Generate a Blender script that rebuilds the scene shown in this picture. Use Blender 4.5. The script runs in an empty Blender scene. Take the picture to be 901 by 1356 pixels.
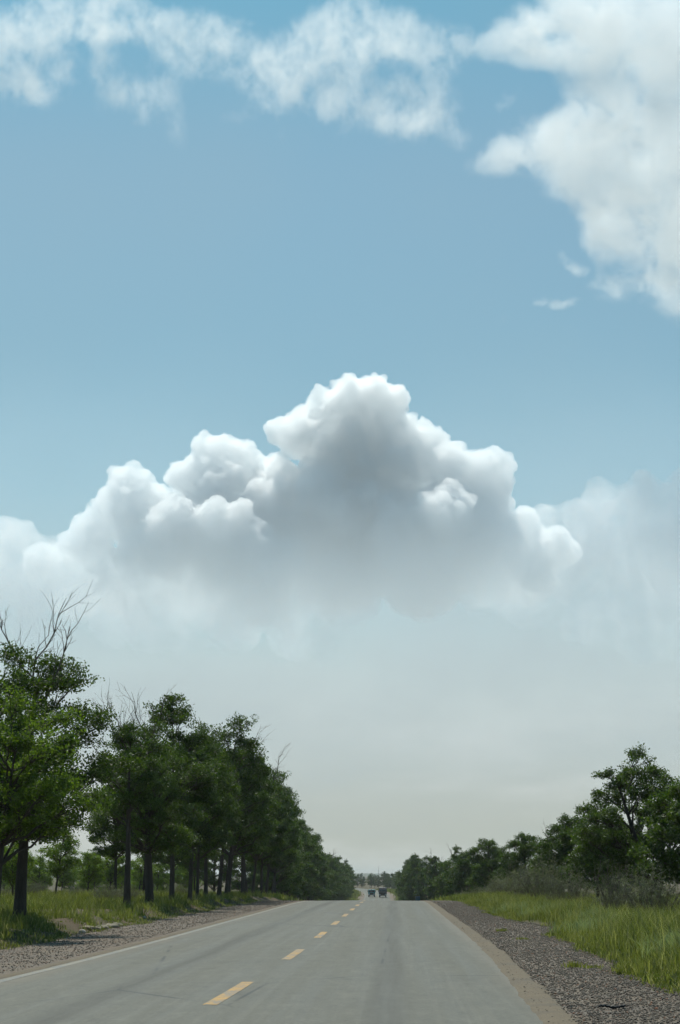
import bpy, bmesh, math, random
import numpy as np
from mathutils import Vector, Matrix

sc = bpy.context.scene
C = sc.collection
R = math.radians

# ------------------------------------------------------------------ camera
FPX = 3000.0                                   # focal length in photograph pixels
PITCH = math.atan((1159 - 678) / FPX)
YAW = math.atan((522 - 450.5) / FPX)
cam = bpy.data.cameras.new('camera')
cam_o = bpy.data.objects.new('camera', cam)
C.objects.link(cam_o)
cam.sensor_fit = 'VERTICAL'
cam.sensor_height = 24
cam.lens = 24 * FPX / 1356
cam.clip_end = 80000
CAM_H = 1.6
cam_o.location = (0, 0, CAM_H)
cam_o.rotation_euler = (math.pi / 2 + PITCH, 0, YAW)
sc.camera = cam_o


def pix_dir(px, py):
    v = Vector(((px - 450.5) / FPX, 1.0, (678 - py) / FPX))
    m = Matrix.Rotation(YAW, 3, 'Z') @ Matrix.Rotation(PITCH, 3, 'X')
    return (m @ v).normalized()


# ------------------------------------------------------------------ world, sun, exposure
SUN_EL, SUN_AZ = 60.0, -14.0
w = bpy.data.worlds.new('World')
sc.world = w
w.use_nodes = True
NT = w.node_tree
NT.nodes.clear()


class G:
    """tiny helper for node maths"""

    def __init__(self, nt):
        self.nt = nt

    def n(self, t, **kw):
        nd = self.nt.nodes.new(t)
        for k, v in kw.items():
            setattr(nd, k, v)
        return nd

    def put(self, sock, v):
        if hasattr(v, 'is_output'):
            self.nt.links.new(v, sock)
        elif isinstance(v, (tuple, list)):
            sock.default_value = v if len(v) == len(sock.default_value) else tuple(v) + (1,)
        else:
            sock.default_value = v

    def m(self, op, a, b=0.0, c=0.0, clamp=False):
        nd = self.n('ShaderNodeMath', operation=op, use_clamp=clamp)
        for i, v in enumerate((a, b, c)):
            self.put(nd.inputs[i], v)
        return nd.outputs[0]

    def ss(self, x, a, b, lo=0.0, hi=1.0, kind='SMOOTHSTEP'):
        nd = self.n('ShaderNodeMapRange', interpolation_type=kind)
        for i, v in enumerate((x, a, b, lo, hi)):
            self.put(nd.inputs[i], v)
        return nd.outputs[0]

    def mix(self, f, a, b, blend='MIX'):
        nd = self.n('ShaderNodeMix', data_type='RGBA', blend_type=blend)
        self.put(nd.inputs[0], f)
        self.put(nd.inputs[6], a)
        self.put(nd.inputs[7], b)
        return nd.outputs[2]

    def noise(self, vec, scale, detail=4, rough=.55, dist=0.0):
        nd = self.n('ShaderNodeTexNoise')
        if vec is not None:
            self.put(nd.inputs['Vector'], vec)
        self.put(nd.inputs['Scale'], scale)
        self.put(nd.inputs['Detail'], detail)
        self.put(nd.inputs['Roughness'], rough)
        self.put(nd.inputs['Distortion'], dist)
        return nd.outputs[0]

    def vmap(self, vec, loc=(0, 0, 0), scale=(1, 1, 1), rot=(0, 0, 0)):
        nd = self.n('ShaderNodeMapping')
        self.put(nd.inputs[0], vec)
        self.put(nd.inputs[1], loc)
        self.put(nd.inputs[2], rot)
        self.put(nd.inputs[3], scale)
        return nd.outputs[0]


g = G(NT)
wout = g.n('ShaderNodeOutputWorld')
bg = g.n('ShaderNodeBackground')
NT.links.new(bg.outputs[0], wout.inputs[0])
sky = g.n('ShaderNodeTexSky', sky_type='NISHITA', sun_disc=False)
sky.sun_elevation = R(SUN_EL)
sky.sun_rotation = R(SUN_AZ)
sky.dust_density = 2.0
sky.air_density = 1.0
sky.ozone_density = 1.5
SKY_STRENGTH = 0.085
tc = g.n('ShaderNodeTexCoord').outputs['Generated']
sep = g.n('ShaderNodeSeparateXYZ')
g.put(sep.inputs[0], tc)
dx, dy, dz = sep.outputs
yy = g.m('MAXIMUM', dy, .08)
U = g.m('DIVIDE', dx, yy)
Vv = g.m('DIVIDE', dz, yy)


def S(r, gg, b):
    """sRGB 0-255 to the value the background has to carry"""
    f = lambda c: (c / 255 / 12.92 if c / 255 <= .04045 else ((c / 255 + .055) / 1.055) ** 2.4)
    return (f(r) / SKY_STRENGTH, f(gg) / SKY_STRENGTH, f(b) / SKY_STRENGTH, 1)


tint = g.mix(g.ss(dz, .29, .41), (.68, 1.01, 1.00, 1), (.34, .97, 1.05, 1))
col = g.mix(1.0, sky.outputs[0], tint, 'MULTIPLY')
n_big = g.noise(tc, 5.0, 5, .55)
n_mid = g.noise(g.vmap(tc, scale=(1, 1, 2.4)), 7.0, 6, .58, .3)
# pale haze that thickens towards the horizon, with faint streaks of thin cloud in it
col = g.mix(g.m('ADD', g.m('MULTIPLY', g.m('SUBTRACT', n_big, .5), .35), .16, clamp=True), col, S(160, 182, 190))
veil = g.m('ADD', g.ss(g.m('ADD', Vv, g.m('MULTIPLY', g.m('SUBTRACT', n_mid, .5), .10)), .175, .055, 0, .97), 0.0, clamp=True)
veil_col = g.mix(g.ss(Vv, .0, .13), S(184, 191, 183), S(192, 201, 200))
veil_col = g.mix(g.ss(n_mid, .43, .62, 0, .85), veil_col, S(206, 211, 206))
veil_col = g.mix(g.ss(n_mid, .46, .30, 0, .6), veil_col, S(176, 187, 187))
col = g.mix(veil, col, veil_col)
g.put(bg.inputs[0], col)
bg.inputs[1].default_value = SKY_STRENGTH

sun = bpy.data.lights.new('sun', 'SUN')
sun_o = bpy.data.objects.new('sun', sun)
C.objects.link(sun_o)
sun.energy = 4.0
sun.angle = R(.5)
sun.color = (1, .95, .86)
SUN_DIR = Vector((math.sin(R(SUN_AZ)) * math.cos(R(SUN_EL)), math.cos(R(SUN_AZ)) * math.cos(R(SUN_EL)), math.sin(R(SUN_EL))))
sun_o.rotation_euler = SUN_DIR.to_track_quat('Z', 'Y').to_euler()
vs = sc.view_settings
vs.view_transform = 'Standard'
vs.look = 'None'
vs.gamma = 1
vs.exposure = 0
vs.use_curve_mapping = False
cy = sc.cycles
cy.use_denoising = True
cy.use_adaptive_sampling = True
cy.adaptive_threshold = .04
cy.max_bounces = 14
cy.volume_bounces = 14
cy.transmission_bounces = 4
cy.diffuse_bounces = 2
cy.glossy_bounces = 2
cy.transparent_max_bounces = 8
cy.volume_step_rate = .4
cy.volume_max_steps = 256
cy.sample_clamp_indirect = 8

# ------------------------------------------------------------------ helpers
rng = random.Random(11)
nr = np.random.default_rng(11)


def mesh_np(name, V, F):
    """mesh from numpy vertices and equal-sized faces"""
    V = np.asarray(V, dtype=np.float32)
    F = np.asarray(F, dtype=np.int32)
    k = F.shape[1]
    me = bpy.data.meshes.new(name)
    me.vertices.add(len(V))
    me.vertices.foreach_set('co', V.ravel())
    me.loops.add(F.size)
    me.loops.foreach_set('vertex_index', F.ravel())
    me.polygons.add(len(F))
    me.polygons.foreach_set('loop_start', np.arange(0, F.size, k, dtype=np.int32))
    me.update(calc_edges=True)
    return me


def vattr(me, name, vals):
    a = me.attributes.new(name, 'FLOAT', 'POINT')
    a.data.foreach_set('value', np.asarray(vals, dtype=np.float32))


def obj(name, me, mat=None, parent=None):
    if isinstance(me, bmesh.types.BMesh):
        b = me
        me = bpy.data.meshes.new(name)
        b.to_mesh(me)
        b.free()
    if mat is not None:
        me.materials.append(mat)
    o = bpy.data.objects.new(name, me)
    C.objects.link(o)
    o.parent = parent
    return o


def empty(name, loc=(0, 0, 0), rz=0):
    o = bpy.data.objects.new(name, None)
    o.empty_display_size = .3
    C.objects.link(o)
    o.location = loc
    o.rotation_euler = (0, 0, rz)
    return o


def tag(o, label=None, cat=None, group=None, kind=None):
    if label:
        o['label'] = label
    if cat:
        o['category'] = cat
    if group:
        o['group'] = group
    if kind:
        o['kind'] = kind
    return o


def copy_tree(o, parent=None):
    c = o.copy()
    C.objects.link(c)
    c.parent = parent
    for ch in [x for x in o.children]:
        copy_tree(ch, c)
    return c


def smooth(me):
    me.polygons.foreach_set('use_smooth', np.ones(len(me.polygons), dtype=bool))
    return me


def material(name):
    m = bpy.data.materials.new(name)
    m.use_nodes = True
    nt = m.node_tree
    nt.nodes.clear()
    q = G(nt)
    out = q.n('ShaderNodeOutputMaterial')
    return m, q, out


def principled(q, out, col, rough=.8, spec=.3, metal=0.0, normal=None):
    p = q.n('ShaderNodeBsdfPrincipled')
    q.put(p.inputs['Base Color'], col)
    q.put(p.inputs['Roughness'], rough)
    q.put(p.inputs['Specular IOR Level'], spec)
    q.put(p.inputs['Metallic'], metal)
    if normal is not None:
        q.put(p.inputs['Normal'], normal)
    q.nt.links.new(p.outputs[0], out.inputs['Surface'])
    return p


def bump(q, h, strength=.5, dist=.02):
    b = q.n('ShaderNodeBump')
    q.put(b.inputs['Strength'], strength)
    q.put(b.inputs['Distance'], dist)
    q.put(b.inputs['Height'], h)
    return b.outputs[0]


def posn(q):
    return q.n('ShaderNodeNewGeometry').outputs['Position']


# ------------------------------------------------------------------ lie of the land
ZP = np.array([(-200, 0), (60, 0), (125, 0), (145, -.05), (165, -.22), (200, -.78), (268, -2.5), (340, -3.9), (420, -5.0), (510, -5.8), (600, -6.15), (660, -6.1), (700, -5.75), (740, -5.15), (850, -4.7), (1100, -4.6), (1600, -4.4), (3000, -4.2), (12000, -4.2)], float)


def _spline(P):
    x, y = P[:, 0], P[:, 1]
    h = np.diff(x)
    d = np.diff(y) / h
    m = np.zeros_like(y)
    for i in range(1, len(x) - 1):
        m[i] = 0 if d[i - 1] * d[i] <= 0 else 2 * d[i - 1] * d[i] / (d[i - 1] + d[i])

    def f(t):
        t = np.clip(np.asarray(t, float), x[0], x[-1])
        i = np.clip(np.searchsorted(x, t) - 1, 0, len(h) - 1)
        s = (t - x[i]) / h[i]
        return ((1 + 2 * s) * (1 - s) ** 2) * y[i] + s * (1 - s) ** 2 * h[i] * m[i] + s * s * (3 - 2 * s) * y[i + 1] + s * s * (s - 1) * h[i] * m[i + 1]
    return f


zroad = _spline(ZP)
xroad = _spline(np.array([(-200, -3.2), (0, -2.6), (20, -2.36), (32, -2.20), (46, -2.02), (62, -1.96), (130, -1.96), (200, -2.3), (300, -3.6), (420, -4.9), (560, -5.3), (730, -5.6), (850, -7.5), (1000, -14), (1300, -40), (1800, -110), (2600, -260), (12000, -2500)], float))


def fbm1(t, seed=0, oct=4):
    t = np.asarray(t, float)
    v = 0
    a = 1
    for k in range(oct):
        f = 2.0 ** k
        v = v + a * np.sin(t * f * 1.7 + seed * 3.1 + k * 1.3) * np.cos(t * f * .73 + seed * 1.7 + k * 2.1)
        a *= .55
    return v * .6


def sstep(a, b, x):
    t = np.clip((np.asarray(x, float) - a) / (b - a), 0, 1)
    return t * t * (3 - 2 * t)


def left_edge(y):
    return -6.7 + .38 * fbm1(np.asarray(y) * .25, 1)


def right_edge(y):
    return 5.95 + .32 * fbm1(np.asarray(y) * .22, 2) + .9 * np.exp(-((np.asarray(y, float) - 72) / 7) ** 2)


def zground(s, y):
    """ground height at offset s from the road's centre line"""
    s = np.asarray(s, float)
    y = np.asarray(y, float)
    z = zroad(y) - .03
    bl = sstep(left_edge(y) - .05, left_edge(y) - 1.1, s)
    z = z + bl * (.36 + .12 * fbm1(y * .35, 3) + .06 * fbm1(s * 1.3 + y * .5, 4)) + .035 * sstep(left_edge(y) + .1, left_edge(y) - .3, s) * sstep(60, 9, -s) * fbm1(s * 4.1 + 2 * fbm1(y * 1.9, 8), 9) * (y < 140)
    br = sstep(right_edge(y), right_edge(y) + 2.5, s)
    z = z + br * (.10 + .05 * fbm1(y * .3, 5) + .05 * fbm1(s * .8 - y * .3, 6))
    far = sstep(14, 60, np.abs(s)) * sstep(180, 400, y)
    z = z + far * (-.55 * (zroad(y)))         # away from the road the dip is shallower
    return z


def at(s, y):
    return Vector((float(xroad(y)) + s, y, float(zground(s, y))))


def grid_sheet(name, ys, ss_of_y, zoff, mat, parent=None, jit=0):
    ys = np.asarray(ys, float)
    rows = []
    for y in ys:
        s = np.asarray(ss_of_y(y), float)
        rows.append(np.stack([xroad(y) + s, np.full_like(s, y), zoff(s, y)], 1))
    n = len(rows[0])
    V = np.concatenate(rows)
    i, j = np.meshgrid(np.arange(len(ys) - 1), np.arange(n - 1), indexing='ij')
    a = (i * n + j).ravel()
    F = np.stack([a, a + 1, a + 1 + n, a + n], 1)
    return obj(name, smooth(mesh_np(name, V, F)), mat, parent)


# ------------------------------------------------------------------ ground materials
m_ground, q, out = material('ground soil')
p = posn(q)
nA = q.noise(p, .35, 5, .6)
nB = q.noise(p, 6.0, 6, .65)
soil = q.mix(nB, (.055, .042, .028), (.165, .125, .082))
soil = q.mix(q.ss(q.noise(p, 28.0, 4, .7), .52, .68, 0, .7), soil, (.19, .155, .10))
green = q.mix(nB, (.040, .052, .018), (.085, .092, .032))
c = q.mix(q.m('MULTIPLY', q.ss(nA, .44, .62), q.ss(nB, .35, .6)), soil, green)
principled(q, out, c, .95, .1, normal=bump(q, nB, .8, .06))

m_gravel, q, out = material('gravel')
p = posn(q)
vor = q.n('ShaderNodeTexVoronoi')
q.put(vor.inputs['Vector'], p)
q.put(vor.inputs['Scale'], 26.0)
hs = q.n('ShaderNodeSeparateColor')
q.put(hs.inputs[0], vor.outputs['Color'])
stone = q.mix(hs.outputs[0], (.085, .075, .066), (.215, .185, .155))
stone = q.mix(q.ss(hs.outputs[1], .88, .95), stone, (.26, .13, .075))
n2 = q.noise(p, .9, 5, .6)
c = q.mix(q.ss(n2, .36, .60, .25, .85), stone, (.185, .145, .105))
principled(q, out, c, .9, .25, normal=bump(q, vor.outputs['Distance'], 1.0, .03))

m_sand, q, out = material('sand')
p = posn(q)
n1 = q.noise(p, 2.2, 7, .65)
n2 = q.noise(p, 45.0, 4, .6)
c = q.mix(n1, (.14, .112, .078), (.22, .178, .125))
c = q.mix(q.ss(n2, .48, .66, 0, .85), c, (.10, .088, .074))
c = q.mix(q.ss(q.noise(p, .8, 5, .6), .45, .65, 0, .6), c, (.13, .115, .095))
principled(q, out, c, .95, .1, normal=bump(q, n2, .6, .01))

m_asphalt, q, out = material('worn asphalt')
p = posn(q)
sx = q.n('ShaderNodeSeparateXYZ')
q.put(sx.inputs[0], p)
fine = q.noise(p, 22.0, 6, .75)
streak = q.noise(q.vmap(p, scale=(2.2, .035, 1)), 1.0, 5, .6)
streak2 = q.noise(q.vmap(p, loc=(7, 3, 0), scale=(9.0, .05, 1)), 1.0, 4, .6)
patch = q.noise(p, .22, 5, .6)
mott = q.noise(q.vmap(p, scale=(3.5, .8, 1)), 1.0, 6, .7)
c = q.mix(streak, (.078, .073, .054), (.122, .114, .086))
c = q.mix(q.ss(streak2, .5, .72, 0, .5), c, (.136, .127, .098))
c = q.mix(q.ss(patch, .5, .72, 0, .45), c, (.076, .072, .057))
c = q.mix(q.ss(fine, .50, .68, 0, .7), c, (.185, .174, .138))
c = q.mix(q.ss(fine, .46, .30, 0, .8), c, (.045, .044, .040))
c = q.mix(q.ss(mott, .5, .68, 0, .5), c, (.150, .141, .108))
c = q.mix(q.ss(mott, .46, .32, 0, .45), c, (.058, .055, .044))
# hairline cracks
vc = q.n('ShaderNodeTexVoronoi', feature='DISTANCE_TO_EDGE')
q.put(vc.inputs['Vector'], q.vmap(q.mix(.06, p, q.n('ShaderNodeTexNoise').outputs[1]), scale=(.16, .05, 1)))
q.put(vc.inputs['Scale'], 1.0)
crk = q.m('MULTIPLY', q.ss(vc.outputs['Distance'], .006, .0), q.ss(patch, .44, .6))
c = q.mix(q.m('MULTIPLY', crk, .9), c, (.035, .035, .035))
# oil line in the middle of each lane, dusty margins
lane = q.m('ABSOLUTE', q.m('SUBTRACT', q.m('ABSOLUTE', q.m('ADD', sx.outputs[0], 1.96)), 1.85))
c = q.mix(q.m('MULTIPLY', q.ss(lane, .42, .05), q.m('MULTIPLY', streak, .9)), c, (.050, .047, .038))
edge = q.m('ABSOLUTE', q.m('ADD', sx.outputs[0], 1.96))
dust = q.m('MULTIPLY', q.ss(q.m('ADD', edge, q.m('MULTIPLY', patch, .9)), 3.75, 4.55), q.ss(sx.outputs[1], 200, 170))
c = q.mix(q.m('MULTIPLY', dust, .55), c, (.19, .155, .11))
principled(q, out, c, q.ss(streak, .3, .7, .62, .75), .25, normal=bump(q, fine, .35, .006))


def paint(name, col, wear_lo, wear_hi):
    m, q, out = material(name)
    p = posn(q)
    n1 = q.noise(p, 14.0, 7, .7)
    n2 = q.noise(p, 1.3, 4, .6)
    worn = q.ss(q.m('ADD', n1, q.m('MULTIPLY', q.m('SUBTRACT', n2, .5), .5)), wear_lo, wear_hi)
    principled(q, out, q.mix(worn, col, (.15, .148, .135)), .65, .35)
    return m


m_yellow = paint('yellow road paint', (.44, .235, .035), .42, .62)
m_edge = paint('faded edge paint', (.27, .225, .145), .33, .56)

# ------------------------------------------------------------------ ground, road, shoulders
ys = np.concatenate([np.arange(-60, 20, 8), np.arange(20, 130, .8), np.arange(130, 300, 4), np.arange(300, 1000, 20), np.arange(1000, 3000, 150), [3300, 4000, 5000, 6500, 8500]])
s_cols = np.concatenate([[-6500, -3500, -1800, -900, -450, -250, -160, -110, -80, -60, -45, -34, -26, -21, -17.5, -15, -13, -11.5, -10.5], np.arange(-9.8, -5.9, .28), [-5, -2.5, 0, 2.5, 4.4], np.arange(5, 10, .4), [10.5, 12, 14, 17, 21, 26, 34, 45, 60, 80, 110, 160, 250, 450, 900, 1800, 3500, 6500]])
ground = grid_sheet('ground', ys, lambda y: s_cols, zground, m_ground)
tag(ground, kind='structure')

ROAD_W = 4.05
road = grid_sheet('road', np.concatenate([np.arange(-40, 120, 10), np.arange(120, 320, 5), np.arange(320, 1000, 20), np.arange(1000, 2600, 60)]),
                  lambda y: np.array([-4.2, -4.05 + .03 * fbm1(y, 8), -2, 0, 2, 4.05 + .04 * fbm1(y * .9, 9), 4.22]),
                  lambda s, y: zroad(y) + np.array([-.02, .012, .03, .04, .03, .012, -.02]), m_asphalt)
tag(road, kind='structure')


def zr_top(s, y):
    return zroad(y) + np.interp(np.abs(s), [0, 2, 4.05], [.04, .03, .012]) + .004


y0 = 28.15 - 15
while y0 < 330:
    grid_sheet('centre_line_dash', np.linspace(y0, y0 + 6, 5), lambda y: np.array([-.09, -.03, .03, .09]) + .006 * fbm1(y * 3, 4), zr_top, m_yellow, road)
    y0 += 15
y0 = 670
while y0 < 900:
    grid_sheet('centre_line_dash', np.linspace(y0, y0 + 6, 5), lambda y: np.array([-.09, .09]), zr_top, m_yellow, road)
    y0 += 15
grid_sheet('edge_line', np.concatenate([np.arange(-20, 200, 2), np.arange(200, 900, 20)]), lambda y: np.array([-3.88, -3.72]) + .012 * fbm1(y * .8, 6), zr_top, m_edge, road)

ysh = np.concatenate([np.arange(-20, 130, .7), np.arange(130, 900, 8)])
sh_l = grid_sheet('gravel_shoulder', ysh, lambda y: np.linspace(-3.95, float(left_edge(y)) - .25, 9),
                  lambda s, y: zroad(y) + np.interp(np.arange(9), [0, 1, 7, 8], [-.004, .004, -.004, -.05]) + .012 * fbm1(s * 3 + y * 2.1, 5), m_gravel)
tag(sh_l, kind='structure')
sh_r = grid_sheet('gravel_shoulder', ysh, lambda y: np.linspace(3.95, float(right_edge(y)) + .2, 9),
                  lambda s, y: zroad(y) + np.interp(np.arange(9), [0, 1, 7, 8], [-.004, .004, -.004, -.06]) + .014 * fbm1(s * 3 + y * 2.3, 7), m_gravel)
tag(sh_r, kind='structure')
sand = grid_sheet('sand_strip', np.concatenate([np.arange(-20, 130, .35), np.arange(130, 190, 4)]),
                  lambda y: np.array([3.88 + .03 * fbm1(y * .7, 11) + .02 * fbm1(y * 4.1, 10), 3.98, 4.12, 4.22, 4.38 + .17 * fbm1(y * .33, 12) + .06 * fbm1(y * 3.3, 13)]),
                  lambda s, y: zroad(y) + np.array([.013, .026, .030, .030, -.02]), m_sand)
tag(sand, kind='structure')
sand2 = grid_sheet('sand_strip', np.concatenate([np.arange(-20, 130, .35), np.arange(130, 190, 4)]),
                   lambda y: np.array([-4.27 + .10 * fbm1(y * .6, 14) + .05 * fbm1(y * 3.1, 15), -4.12, -4.05, -3.97, -3.94 + .03 * fbm1(y * 1.3, 16)]),
                   lambda s, y: zroad(y) + np.array([-.02, .024, .026, .026, .012]), m_sand)
tag(sand2, kind='structure')

# far low hills
m_hill, q, out = material('hill scrub')
p = posn(q)
principled(q, out, q.mix(q.noise(p, .012, 6, .6), (.06, .08, .04), (.13, .12, .08)), .95, .1)
V = []
NX, NY = 140, 8
for j in range(NY):
    for i in range(NX):
        x = -3500 + 7000 * i / (NX - 1)
        h = (12 + 9 * fbm1(x * .0022, 21) + 3 * fbm1(x * .012, 22)) * math.sin(math.pi * j / (NY - 1)) ** .8 - 3.2
        V.append((x, 5200 + 1500 * j / (NY - 1), h))
F = [(j * NX + i, j * NX + i + 1, (j + 1) * NX + i + 1, (j + 1) * NX + i) for j in range(NY - 1) for i in range(NX - 1)]
hills = obj('hills', smooth(mesh_np('hills', V, F)), m_hill)
tag(hills, kind='structure')

# ------------------------------------------------------------------ loose stones on the shoulders (nobody could count them)
m_stone, q, out = material('crushed stone')
at_ = q.n('ShaderNodeAttribute', attribute_name='tone')
n1 = q.noise(posn(q), 40.0, 4, .6)
c = q.mix(at_.outputs['Fac'], (.080, .066, .052), (.27, .222, .172))
c = q.mix(q.ss(at_.outputs['Fac'], .955, .97), c, (.33, .15, .08))
principled(q, out, q.mix(q.m('MULTIPLY', n1, .4), c, (.13, .11, .09)), .85, .3)
OCT_V = np.array([(1, .1, 0), (.1, .95, .1), (-1, .15, 0), (-.1, -.95, .05), (.1, .1, .85), (0, 0, -.7)])
OCT_F = np.array([(i, (i + 1) % 4, 4) for i in range(4)] + [((i + 1) % 4, i, 5) for i in range(4)])


def stones(name, n, s_lo, s_hi, mat, rmin=.008, rmax=.024, y_lo=20, y_hi=165, power=1.9):
    y = y_lo + (y_hi - y_lo) * nr.random(n) ** power
    lo = np.array([s_lo(t) for t in y])
    hi = np.array([s_hi(t) for t in y])
    s = lo + (hi - lo) * nr.random(n)
    r = (1 + y / 120) * rmin + (rmax - rmin) * nr.random(n) ** 2.5
    a = nr.random(n) * 6.283
    sc3 = np.stack([r * (.8 + .5 * nr.random(n)), r * (.6 + .5 * nr.random(n)), r * (.5 + .4 * nr.random(n))], 1)
    V = OCT_V[None] * (1 + .25 * (nr.random((n, 6, 1)) - .5)) * sc3[:, None]
    ca, sa_ = np.cos(a)[:, None], np.sin(a)[:, None]
    X = V[:, :, 0] * ca - V[:, :, 1] * sa_ + (xroad(y) + s)[:, None]
    Y = V[:, :, 0] * sa_ + V[:, :, 1] * ca + y[:, None]
    Z = V[:, :, 2] + (zroad(y) + .008 + r * .25)[:, None]
    VV = np.stack([X, Y, Z], 2).reshape(-1, 3)
    F = (OCT_F[None] + (np.arange(n) * 6)[:, None, None]).reshape(-1, 3)
    me = mesh_np(name, VV, F)
    vattr(me, 'tone', np.repeat(nr.random(n) ** 1.3, 6))
    return obj(name, me, mat)


st = stones('gravel', 38000, lambda y: 4.22 + .14 * float(fbm1(y * .33, 12)), lambda y: float(right_edge(y)) + .1, m_stone)
tag(st, 'loose grey crushed stone on the shoulder beside the grass', 'gravel', kind='stuff')
st = stones('gravel', 13000, lambda y: float(left_edge(y)) - .1, lambda y: -4.3, m_stone, .008, .022, y_lo=30)
tag(st, 'loose grey crushed stone on the shoulder below the tree row', 'gravel', kind='stuff')

st = stones('pebbles', 900, lambda y: 3.95, lambda y: 4.4, m_stone, .006, .017, 21, 80)
st.location.z = .016
tag(st, 'small pebbles strewn on the sand at the asphalt edge', 'pebbles', kind='stuff')

# ------------------------------------------------------------------ grass
m_grass, q, out = material('grass blade')
tone = q.n('ShaderNodeAttribute', attribute_name='tone').outputs['Fac']
dry = q.n('ShaderNodeAttribute', attribute_name='dry').outputs['Fac']
c = q.mix(tone, (.062, .086, .020), (.205, .205, .062))
c = q.mix(q.ss(dry, 0, 1), c, (.34, .31, .18))
d1 = q.n('ShaderNodeBsdfPrincipled')
q.put(d1.inputs['Base Color'], c)
q.put(d1.inputs['Roughness'], .65)
q.put(d1.inputs['Specular IOR Level'], .2)
t1 = q.n('ShaderNodeBsdfTranslucent')
q.put(t1.inputs['Color'], q.mix(1.0, c, (1.35, 1.5, .7), 'MULTIPLY'))
mx = q.n('ShaderNodeMixShader')
q.put(mx.inputs[0], .42)
q.nt.links.new(d1.outputs[0], mx.inputs[1])
q.nt.links.new(t1.outputs[0], mx.inputs[2])
q.nt.links.new(mx.outputs[0], out.inputs['Surface'])


def grass(name, pts, hgt, label, spread=.10, blades=18, width=.012, tone_mul=None, dry_p=.12, plain=False):
    """tufts of bent blades; pts = (n,3) foot points, hgt = (n,) heights"""
    n = len(pts)
    B = n * blades
    foot = np.repeat(pts, blades, 0) + np.stack([nr.normal(0, spread, B), nr.normal(0, spread, B), np.zeros(B)], 1)
    h = np.repeat(hgt, blades) * (.45 + .65 * nr.random(B))
    az = nr.random(B) * 6.283
    lean = h * (.12 + .75 * nr.random(B) ** 1.5)
    dirv = np.stack([np.cos(az), np.sin(az), np.zeros(B)], 1)
    fa = nr.random(B) * 6.283
    side = np.stack([np.cos(fa), np.sin(fa), np.zeros(B)], 1) * (width * (.6 + .8 * nr.random(B)))[:, None]
    up = np.array([0, 0, 1.0])
    mid = foot + dirv * (lean * .35)[:, None] + up * (h * .58)[:, None]
    tip = foot + dirv * lean[:, None] + up * h[:, None]
    VV = np.stack([foot - side, foot + side, mid + side * .75, mid - side * .75, tip], 1).reshape(-1, 3)
    base = (np.arange(B) * 5)[:, None]
    F = np.concatenate([base + np.array([[0, 1, 2]]), base + np.array([[0, 2, 3]]), base + np.array([[3, 2, 4]])], 0)
    if plain:                                  # far tufts: one triangle a blade
        F = base + np.array([[0, 1, 4]])
    me = mesh_np(name, VV, F)
    tt = np.clip(nr.normal(.5, .22, B) if tone_mul is None else nr.normal(.5, .18, B) + np.repeat(tone_mul, blades), 0, 1)
    dd = np.where(nr.random(B) < dry_p, .35 + .65 * nr.random(B), 0)
    vattr(me, 'tone', np.repeat(tt, 5))
    vattr(me, 'dry', (dd[:, None] * np.array([.5, .5, .85, .85, 1.0])).ravel())
    o = obj(name, me, m_grass)
    tag(o, label, 'grass', kind='stuff')
    return o


def scatter(n, s_lo, s_hi, y_lo, y_hi, power=1.0):
    y = y_lo + (y_hi - y_lo) * nr.random(n) ** power
    lo = np.array([s_lo(t) if callable(s_lo) else s_lo for t in y])
    hi = np.array([s_hi(t) if callable(s_hi) else s_hi for t in y])
    s = lo + (hi - lo) * nr.random(n)
    return s, y


def patchy(s, y, k, seed):
    return fbm1(s * k + 1.7 * fbm1(y * k * .6, seed), seed) * .6 + fbm1(y * k * .8 + 1.3 * fbm1(s * k, seed + 1), seed + 2) * .6


def P3(s, y):
    return np.stack([xroad(y) + s, y, zground(s, y) - .02], 1)


s, y = scatter(12800, lambda t: float(right_edge(t)), 12.5, 22, 150, 1.6)
keep = (nr.random(len(s)) < sstep(-.05, .35, s - right_edge(y)) + .12)
bare = np.exp(-((y - 78) / 6) ** 2 - ((s - 6.9) / .6) ** 2)
keep &= nr.random(len(s)) > bare
keep &= patchy(s, y, .8, 21) > -.52 + .25 * nr.random(len(s))
s, y = s[keep], y[keep]
pt = patchy(s, y, .55, 4)
hh = np.clip((.14 + .40 * sstep(.1, 1.8, s - right_edge(y)) + .16 * pt) * (.7 + .6 * nr.random(len(s))), .07, .8)
grass('tall_grass', P3(s, y), hh, 'tall bright green grass along the gravel shoulder', .09, 19, .010, tone_mul=.55 * pt + nr.normal(0, .26, len(s)), dry_p=.24)
m_silver = m_grass.copy()
m_silver.name = 'silver weed'
for nd in m_silver.node_tree.nodes:
    if nd.type == 'MIX' and tuple(round(v, 3) for v in nd.inputs[6].default_value[:3]) == (.062, .086, .02):
        nd.inputs[6].default_value = (.15, .18, .105, 1)
        nd.inputs[7].default_value = (.29, .32, .205, 1)
cs = []
for k in range(26):
    yk = 28 + 110 * nr.random() ** 1.4
    sk_ = float(right_edge(yk)) + 1.2 + 4.5 * nr.random()
    for h in range(int(30 + 40 * nr.random())):
        cs.append((sk_ + nr.normal(0, .38), yk + nr.normal(0, .9)))
cs = np.array(cs)
o = grass('silver_weeds', P3(cs[:, 0], cs[:, 1]), .38 + .2 * nr.random(len(cs)), 'pale silvery green weed clumps scattered through the tall grass', .07, 26, .010, dry_p=.2)
o.data.materials[0] = m_silver
s, y = scatter(420, lambda t: float(right_edge(t)) + .7, 12, 26, 130, 1.4)
grass('dry_stalks', P3(s, y), .75 + .35 * nr.random(len(s)), 'tall straw-coloured dry stalks rising out of the grass', .12, 5, .007, dry_p=1.0)
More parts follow.
